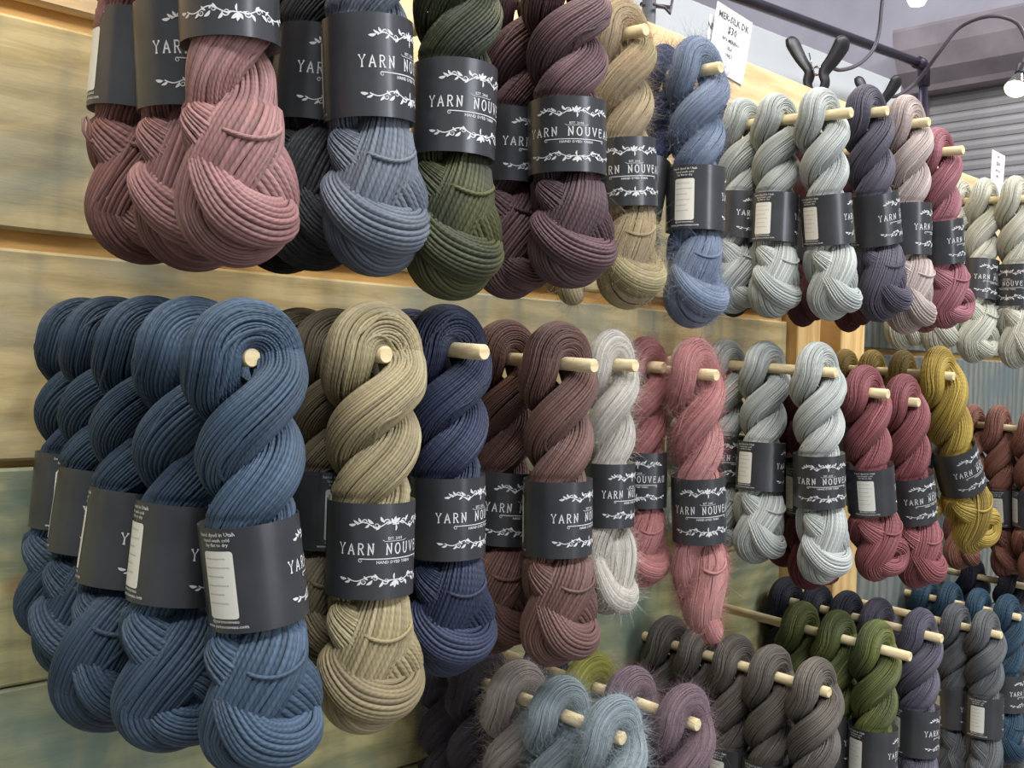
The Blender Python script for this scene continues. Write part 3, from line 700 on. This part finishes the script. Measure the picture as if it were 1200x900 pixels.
skein('t5', 694, 655, 346, 'mohair_b', 'tan_moh', 'fuzzy tan skein tucked behind the tan mohair and plum skeins', 90, group=TOPG)
skein('t6', 818, 812, 380, 'mohair_c', 'denim_moh', 'fuzzy denim blue mohair skein showing its care label', 133, group=TOPG)
skein('t6', 778, 728, 354, 'mohair_a', 'indigo_moh', 'darker blue mohair skein behind the denim mohair skein', 150, group=TOPG, w=.82)
skein('t7', 962, 975, 371, 'worsted_a', 'ice', 'pale grey skein nearest the peg tip in the top row', 115, group=TOPG)
skein('t7', 912, 902, 369, 'worsted_b', 'ice', 'pale grey skein in the middle of three on the top peg', 128, group=TOPG)
skein('t7', 872, 855, 362, 'worsted_c', 'ice', 'pale grey skein rearmost of three, beside denim mohair', 72, group=TOPG)
skein('t7', 842, 862, 367, 'worsted_a', 'black', 'black skein foot peeking below the pale grey skeins', 72, group=TOPG, w=.8)
skein('t8', 1015, 1035, 371, 'worsted_d', 'heather', 'heather purple-grey skein beside the pale grey skeins, top row', 81, group=TOPG)
peg('t13', 1000, 178, .20, 'wooden peg hidden behind the pale grey and heather skeins')
skein('t13', 948, 940, 379, 'worsted_a', 'maroon', 'maroon skein hidden behind pale grey, foot showing below, left one', 81, group=TOPG, w=.8)
skein('t13', 984, 996, 385, 'worsted_a', 'maroon', 'maroon skein foot showing below the heather skein', 81, group=TOPG, w=.8)
skein('t9', 1063, 1062, 387, 'worsted_a', 'blush', 'blush beige skein between heather and raspberry skeins', 91, group=TOPG)
skein('t10', 1098, 1108, 381, 'worsted_c', 'raspberry', 'raspberry pink skein, last before the cream skeins', 88, group=TOPG)
skein('t10', 1066, 1085, 386, 'worsted_b', 'raspberry', 'raspberry skein behind the blush beige skein', 88, group=TOPG, w=.85)
skein('t11', 1190, 1190, 428, 'worsted_a', 'cream', 'cream skein reading NOUVEAU at the right edge', -25, group=TOPG)
skein('t11', 1154, 1138, 421, 'worsted_c', 'cream', 'cream skein second from the right edge, top row', 62, group=TOPG)
skein('t11', 1124, 1093, 409, 'worsted_b', 'cream', 'cream skein half hidden beside the raspberry skein', 90, group=TOPG)
skein('t11', 1092, 1052, 404, 'worsted_a', 'cream', 'cream skein whose foot shows under the blush skein', 90, group=TOPG)
# ---- middle row
peg('m1', 296, 419, .378, 'wooden peg end holding the five blue skeins')
peg('m2', 453, 416, .350, 'wooden peg holding the olive tan skeins')
peg('m3', 568, 413, .345, 'wooden peg sticking out from the navy skein')
peg('m4', 697, 429, .330, 'wooden peg holding the two brown skeins')
peg('m5', 745, 429, .270, 'wooden peg holding the white mohair skein')
peg('m6', 778, 431, .230, 'wooden peg holding the rear pink mohair skein')
peg('m7', 840, 440, .295, 'wooden peg holding the front pink mohair skein')
peg('m8', 980, 437, .310, 'wooden peg holding three ice grey skeins in the middle row')
peg('m9', 1041, 462, .345, 'wooden peg holding the first burgundy skein')
peg('m10', 1077, 472, .320, 'wooden peg holding the second burgundy skein')
peg('m11', 1118, 441, .300, 'wooden peg holding the gold skeins')
peg('m12', 1216, 505, .240, 'wooden peg holding the rust skeins')
skein('m1', 288, 306, 896, 'worsted_a', 'blue', 'denim blue skein nearest the camera, care label at its left edge', 115, group=MIDG, btilt=(0, -4))
skein('m1', 228, 195, 870, 'worsted_c', 'blue', 'blue skein second from the front of five', 86, group=MIDG, btilt=(0, 2))
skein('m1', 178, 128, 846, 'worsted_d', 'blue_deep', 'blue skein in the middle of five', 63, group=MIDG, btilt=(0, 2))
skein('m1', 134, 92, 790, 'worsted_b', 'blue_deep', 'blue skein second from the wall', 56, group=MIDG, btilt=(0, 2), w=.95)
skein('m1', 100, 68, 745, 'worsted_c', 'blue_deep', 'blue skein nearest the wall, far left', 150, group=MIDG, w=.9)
skein('m2', 440, 428, 851, 'worsted_b', 'olive', 'olive tan skein with full front lettering, lit brightest', 33, group=MIDG)
skein('m2', 392, 378, 770, 'worsted_d', 'olive_shaded', 'olive skein in the shade right behind the bright one', 170, group=MIDG, w=.93)
skein('m2', 354, 345, 735, 'worsted_a', 'olive_shaded', 'olive skein third back beside the blue skeins', 25, group=MIDG, w=.93)
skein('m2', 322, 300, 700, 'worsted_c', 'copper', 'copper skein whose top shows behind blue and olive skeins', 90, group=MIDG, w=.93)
skein('m3', 524, 524, 785, 'worsted_b', 'navy', 'navy skein between olive and brown skeins', 57, group=MIDG)
skein('m3', 482, 470, 720, 'worsted_a', 'navy', 'navy skein hidden behind the front navy one', 120, group=MIDG, w=.92)
skein('m4', 655, 652, 773, 'worsted_a', 'brown', 'chocolate brown skein in front with its peg through the top', 63, group=MIDG)
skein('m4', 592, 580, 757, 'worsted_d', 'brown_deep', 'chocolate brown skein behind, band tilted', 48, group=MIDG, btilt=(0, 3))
skein('m5', 716, 710, 722, 'mohair_a', 'white_moh', 'fuzzy off-white mohair skein between brown and pink', 60, group=MIDG, w=.86)
skein('m6', 756, 750, 686, 'mohair_c', 'pink_moh_deep', 'fuzzy pink mohair skein behind, reading NOUVEAU', -12, group=MIDG, w=.86)
skein('m7', 815, 822, 742, 'mohair_b', 'pink_moh', 'fuzzy salmon pink mohair skein in front with full lettering', 20, group=MIDG, w=.94)
skein('m8', 958, 962, 680, 'worsted_b', 'ice', 'ice grey skein at the peg tip, middle row, full lettering', 20, group=MIDG)
skein('m8', 897, 885, 656, 'worsted_a', 'ice', 'ice grey skein with care label, second on its peg, middle row', 115, group=MIDG)
skein('m8', 850, 842, 640, 'worsted_c', 'ice', 'ice grey skein third on its peg, beside pink mohair', 48, group=MIDG)
skein('m8', 810, 800, 622, 'worsted_d', 'ice', 'ice grey skein top behind the pink mohair skein', 70, group=MIDG)
skein('m9', 1012, 1028, 675, 'worsted_c', 'burgundy', 'burgundy skein with large care label showing', 143, group=MIDG)
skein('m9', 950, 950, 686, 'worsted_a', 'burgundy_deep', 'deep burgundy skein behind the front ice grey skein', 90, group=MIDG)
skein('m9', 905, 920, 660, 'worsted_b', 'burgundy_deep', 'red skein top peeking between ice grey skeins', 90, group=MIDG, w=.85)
skein('m10', 1058, 1078, 683, 'worsted_a', 'burgundy', 'burgundy skein beside the gold one', 54, group=MIDG)
skein('m11', 1100, 1142, 640, 'worsted_c', 'gold', 'mustard gold skein hanging at a tilt in front', 60, group=MIDG, btilt=(0, -2))
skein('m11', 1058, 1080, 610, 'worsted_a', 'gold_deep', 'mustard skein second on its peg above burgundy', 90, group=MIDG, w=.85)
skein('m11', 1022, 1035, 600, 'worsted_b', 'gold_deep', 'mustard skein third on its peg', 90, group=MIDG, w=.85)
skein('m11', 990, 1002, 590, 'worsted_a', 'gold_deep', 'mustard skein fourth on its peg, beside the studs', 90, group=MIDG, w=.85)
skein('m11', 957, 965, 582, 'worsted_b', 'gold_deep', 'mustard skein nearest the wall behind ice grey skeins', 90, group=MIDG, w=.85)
skein('m12', 1170, 1180, 674, 'worsted_b', 'rust', 'rust brown skein with care label at the right edge', 135, group=MIDG)
skein('m12', 1140, 1122, 664, 'worsted_a', 'rust', 'rust brown skein behind the gold skein', 90, group=MIDG)
skein('m12', 1208, 1210, 680, 'worsted_c', 'rust', 'rust brown skein cut by the right edge', 90, group=MIDG)
# ---- bottom row
peg('b1', 730, 866, .350, 'wooden peg tip in front of two steel blue mohair skeins')
peg('b2', 818, 850, .345, 'wooden peg holding navy, lime and mauve mohair skeins')
peg('b3', 972, 812, .340, 'wooden peg holding the bark brown skeins')
peg('b4', 1067, 770, .365, 'wooden peg holding the moss green skeins')
peg('b5', 1104, 749, .340, 'wooden peg holding the ink purple skeins')
peg('b6', 1174, 745, .300, 'wooden peg holding the storm grey skeins')
peg('b7', 1196, 724, .26, 'wooden peg holding the teal skeins')
peg('b8', 1215, 690, .22, 'long wooden peg behind the rust skeins')
def low(pg, u, var, col, label, rot=90, w=1.0, sc=1.0, **k):
    return skein(pg, u, None, None, var, col, label, rot, sc=sc, w=w, group=LOWG, **k)
low('b1', 716, 'mohair_a', 'steel_moh', 'steel blue mohair skein nearest the peg tip, bottom edge')
low('b1', 655, 'mohair_b', 'steel_moh', 'steel blue mohair skein between the sand and the front steel one')
low('b1', 605, 'mohair_b', 'sand_moh', 'sand beige fuzzy skein at the bottom')
low('b1', 562, 'mohair_a', 'char_moh', 'charcoal fuzzy skein beside the sand one')
low('b1', 527, 'mohair_b', 'char_moh', 'charcoal fuzzy skein nearest the wall, under the navy skein')
low('b2', 800, 'mohair_a', 'mauve_moh', 'mauve fuzzy skein nearest its peg tip')
low('b2', 738, 'mohair_b', 'mauve_moh', 'mauve fuzzy skein behind the front mauve one')
low('b2', 690, 'mohair_a', 'lime_moh', 'lime fuzzy skein under the brown skein')
low('b2', 638, 'mohair_b', 'indigo_moh', 'dusky navy fuzzy skein top under the brown skein', w=.9)
low('b3', 955, 'worsted_b', 'bark', 'bark brown skein nearest the peg tip, bottom row', 120)
low('b3', 903, 'worsted_a', 'bark', 'bark brown skein second from the peg tip', 120)
low('b3', 860, 'worsted_c', 'bark', 'bark brown skein third from the peg tip', 120)
low('b3', 820, 'worsted_a', 'bark', 'bark brown skein fourth from the peg tip', 120)
low('b3', 783, 'worsted_b', 'bark', 'bark brown skein nearest the wall', 120)
low('b4', 1026, 'worsted_a', 'moss', 'moss green skein nearest the peg tip', 112)
low('b4', 980, 'worsted_c', 'moss', 'moss green skein in the middle of three', 100)
low('b4', 938, 'worsted_a', 'moss', 'moss green skein rearmost of three', 100)
low('b5', 1077, 'worsted_d', 'heather', 'ink purple skein nearest the peg tip with its band showing', 95)
low('b5', 1028, 'worsted_a', 'heather', 'ink purple skein second from the peg tip', 95)
low('b5', 992, 'worsted_b', 'ink', 'ink purple skein third from the peg tip', 95)
low('b5', 956, 'worsted_c', 'ink', 'ink purple skein fourth from the peg tip', 95)
low('b5', 921, 'worsted_a', 'ink', 'ink purple skein nearest the studs', 95)
low('b6', 1120, 'worsted_a', 'storm', 'storm grey skein third from the right edge', 95)
low('b6', 1155, 'worsted_b', 'storm', 'storm grey skein with cream care label', 140)
peg('b9', 1216, 746, .27, 'wooden peg at the right edge of the bottom row')
low('b9', 1194, 'worsted_c', 'storm', 'storm grey skein cut by the right edge', 85, u_is_o=None)
low('b7', 1084, 'worsted_a', 'teal', 'dark teal skein nearest the wall under the burgundy skein')
low('b7', 1113, 'worsted_b', 'teal', 'dark teal skein second from the wall')
low('b7', 1146, 'worsted_c', 'teal', 'teal skein third from the wall, shining blue')
low('b7', 1180, 'worsted_a', 'teal', 'teal skein nearest the right edge')
low('b8', 1140, 'worsted_b', 'ink', 'blackish blue skein behind the teal ones')
low('b8', 1185, 'worsted_a', 'ink', 'blackish blue skein at the right edge behind teal')

# stray loop of yarn on the far left rose skein
b = MB(); c0 = at(106, 150, .17)
b.tube([tuple(c0 + np.array(q)) for q in ((.008, 0, -.012), (-.002, -.002, -.012), (-.007, -.002, -.004), (-.007, -.001, .006), (-.004, 0, .010), (-.001, 0, .004), (-.001, 0, -.006), (.006, .002, -.014))], .0015, 8)
rt = [o for o in COL.objects if o.get('label', '').startswith('darker rose')][0]
bpy.context.view_layer.update()
o = link('stray_loop', b, Y['rose'], rt, True); o.matrix_parent_inverse = rt.matrix_world.inverted()

# ------------------------------------------------------------------ price cards
def card(name_label, corners, lines, th=.0006):
    TL, TR, BR_, BL = [np.array(c) for c in corners]
    root = MB(); nrm = np.cross(TR - TL, BL - TL); nrm /= np.linalg.norm(nrm)
    if nrm[1] > 0: nrm = -nrm
    bk = -nrm * th
    root.add([TL, TR, BR_, BL, TL + bk, TR + bk, BR_ + bk, BL + bk], [(0, 3, 2, 1), (4, 5, 6, 7), (0, 1, 5, 4), (1, 2, 6, 5), (2, 3, 7, 6), (3, 0, 4, 7)])
    o_ = link('price_card', root, PAPER); tag(o_, name_label, 'sign')
    ik = Ink()
    def pl(px, py):      # px,py in 0..1 of the card, from top left
        return tuple((TL * (1 - px) + TR * px) * (1 - py) + (BL * (1 - px) + BR_ * px) * py + nrm * .0006)
    asp = np.linalg.norm(TR - TL) / np.linalg.norm(BL - TL)
    for (txt, y_, h_) in lines:
        small_text(ik, txt, 0, 0, h_, plane=lambda X_, Y_: pl(.5 + X_ / asp * 1.0, y_ - Y_))
    if ik.m.v: link('card_lettering', ik.m.mesh('card_lettering'), INK, o_)
    return o_
oc = -.012
card('white price card reading MER-SILK DK $30 on top of the wall', (at(841, 1, .012), at(882, 27, .012), at(870, 100, .003), at(829, 76, .003)),
     [('MER-SILK DK', .20, .105), ('$30', .37, .12), ('80% MERINO', .50, .06), ('SILK', .61, .055), ('ONLY', .72, .055)])
card('small white card reading NEW behind the larger price card', (at(832, 16, .004), at(844, 22, .004), at(836, 78, .001), at(826, 72, .001)), [('NEW', .3, .14)])
card('narrow white price card leaning above the cream skeins', (at(1163, 175, .004), at(1178, 183, .004), at(1174, 236, .004), at(1160, 232, .004)),
     [('DK', .12, .06), ('$30', .28, .09), ('WOOL', .42, .06), ('SILK', .53, .06)])

# ------------------------------------------------------------------ pipes, cables, clamp lamps
def tubeobj(name, pts, rad, m_, parent=None, n=10):
    b_ = MB(); b_.tube(pts, rad, n); return link(name, b_, m_, parent, True)
a1 = at(840, -12, -.22); a2 = at(1083, 76, -.22); pdir = (a2 - a1) / np.linalg.norm(a2 - a1)
rack = empty('lighting_pipe', VEC(at(1066, 140, -.22))); tag(rack, 'dark horizontal steel pipe with elbow and upright behind the wall', 'pipe'); bpy.context.view_layer.update()
def wparent(o_, r_): o_.parent = r_; o_.matrix_parent_inverse = r_.matrix_world.inverted()
o = tubeobj('crossbar', [VEC(a1 - pdir * .8), VEC(a2)], .0125, STEEL); wparent(o, rack)
b3 = at(1072, 200, -.22); b3[0] = a2[0]; b3[2] = -1.3
o = tubeobj('upright', [VEC(a2 + np.array([0, 0, -.03])), VEC(b3)], .0125, STEEL); wparent(o, rack)
o = tubeobj('elbow', [VEC(a2 - pdir * .05), VEC(a2 - pdir * .015), VEC(a2 + np.array([0, 0, -.018])), VEC(a2 + np.array([0, 0, -.06]))], .0175, STEEL); wparent(o, rack)
p0 = at(760, 26, -.08); g = empty('grey_upright_pipe', VEC(p0)); tag(g, 'grey upright pipe rising above the wall beside the tan mohair', 'pipe'); bpy.context.view_layer.update()
o = tubeobj('pole', [(p0[0], p0[1], -1.3), (p0[0], p0[1], p0[2] + .35)], .0125, GREYPIPE); wparent(o, g)
o = tubeobj('clamp_screw', [VEC(at(752, 5, -.08)), VEC(at(786, 9, -.10))], .004, STEEL); wparent(o, g)
tag(tubeobj('thin_cable', [VEC(at(766, 5, -.06)), VEC(at(778, 8, -.06)), VEC(at(785, 16, -.06)), VEC(at(788, 0, -.06)), VEC(at(790, -20, -.06))], .0025, CABLE), 'thin grey cable looped beside the grey upright pipe', 'cable')

def clamp_lamp(pg_, sc_, ang, label, cable, bulb=None, bdir=(0, 0, -1)):
    base = np.array(pg_); r = empty('clamp_lamp', VEC(base)); r.rotation_euler = (0, 0, ang); tag(r, label, 'lamp', 'clip-on lamps along the top of the wall')
    bpy.context.view_layer.update()
    for sg in (-1, 1):
        b_ = MB(); cp_ = curve_pts([(sg * .004, 0, -.030), (sg * .012, 0, -.012), (sg * .010, 0, .004), (sg * .022, 0, .022), (sg * .033, 0, .042), (sg * .036, 0, .054)], 5)
        rd = np.interp(np.linspace(0, 1, len(cp_)), [0, .25, .5, .8, .94, 1], [.006, .010, .012, .0165, .0135, .006])
        b_.tube([tuple(p * sc_) for p in cp_], [x_ * sc_ for x_ in rd], 12, True, .42); link('clamp_handle', b_, RUBBER, r, True)
    b_ = MB(); b_.tube([(math.cos(t) * .0055 * sc_, -.006 * sc_ + t * .0006 * sc_, (.006 + math.sin(t) * .0055) * sc_) for t in np.linspace(0, 6 * PI, 50)], .0009 * sc_, 6)
    b_.tube([(-.0055 * sc_, -.006 * sc_, .004 * sc_), (-.012 * sc_, -.004 * sc_, .03 * sc_)], .0009 * sc_, 6); link('spring', b_, CHROME, r, True)
    b_ = MB(); b_.tube([VEC(p) for p in cable], .0042, 10); o_ = link('gooseneck', b_, CABLE, None, True); wparent(o_, r)
    if bulb is not None:
        z = Vector(bdir).normalized(); Mx = Matrix.Translation(VEC(bulb)) @ z.to_track_quat('Z', 'Y').to_matrix().to_4x4()
        b_ = MB(); b_.lathe([(.0001, -.004), (.010, -.004), (.011, .0), (.011, .020), (.010, .024), (.0001, .024)], n=20, M=Mx); o_ = link('socket', b_, RUBBER, None, True); wparent(o_, r)
        b_ = MB(); b_.lathe([(.009, .024), (.011, .030), (.017, .044), (.021, .054), (.0225, .060)], n=24, M=Mx); o_ = link('bulb_reflector', b_, CHROME, None, True); wparent(o_, r)
        b_ = MB(); b_.lathe([(.0225, .060), (.020, .066), (.013, .070), (.0001, .072)], n=24, M=Mx); o_ = link('bulb_face', b_, BULBM, None, True); wparent(o_, r)
    return r
cab1 = curve_pts([at(972, 78, -.02), at(985, 82, -.02), at(1005, 76, -.02), at(1022, 60, -.02), at(1030, 38, -.02), at(1034, 0, -.02), at(1040, -40, -.02)], 8)
clamp_lamp(at(957, 88, -.015), 1.45, -.9, 'black clip-on lamp with its gooseneck rising out of frame, top wall edge', cab1, at(1048, -62, .02), (.3, -.5, -.8))
cab2 = curve_pts([at(1036, 112, -.02), at(1052, 112, .0), at(1075, 95, .03), at(1100, 62, .08), at(1125, 32, .12), at(1160, 19, .18), at(1190, 26, .22), at(1203, 48, .25), at(1203, 62, .26), at(1199, 76, .27)], 8)
clamp_lamp(at(1028, 122, -.015), 1.15, -.95, 'black clip-on lamp whose gooseneck arches over to the lit reflector bulb', cab2, at(1198, 78, .27), tuple(at(1188, 112, .27) - at(1198, 78, .27)))
# bulb of a farther lamp, just cut by the top of the frame
fb = at(1075, -6, -.9)
r = empty('pendant_lamp', VEC(fb)); tag(r, 'warm lit bulb glowing at the top edge far behind', 'lamp'); bpy.context.view_layer.update()
b = MB(); b.lathe([(.0001, -.05), (.03, -.042), (.045, -.01), (.04, .02), (.02, .05), (.018, .07)], n=20, M=Matrix.Translation(VEC(fb))); o = link('bulb', b, BULBM, None, True); wparent(o, r)
b = MB(); b.tube([VEC(fb + np.array([0, 0, .06])), VEC(fb + np.array([0, 0, .14]))], .022, 14); b.tube([VEC(fb + np.array([0, 0, .14])), VEC(fb + np.array([0, 0, 1.2]))], .004, 8)
o = link('cord', b, RUBBER, None, True); wparent(o, r)
for s_ in SK: print('SK', s_)
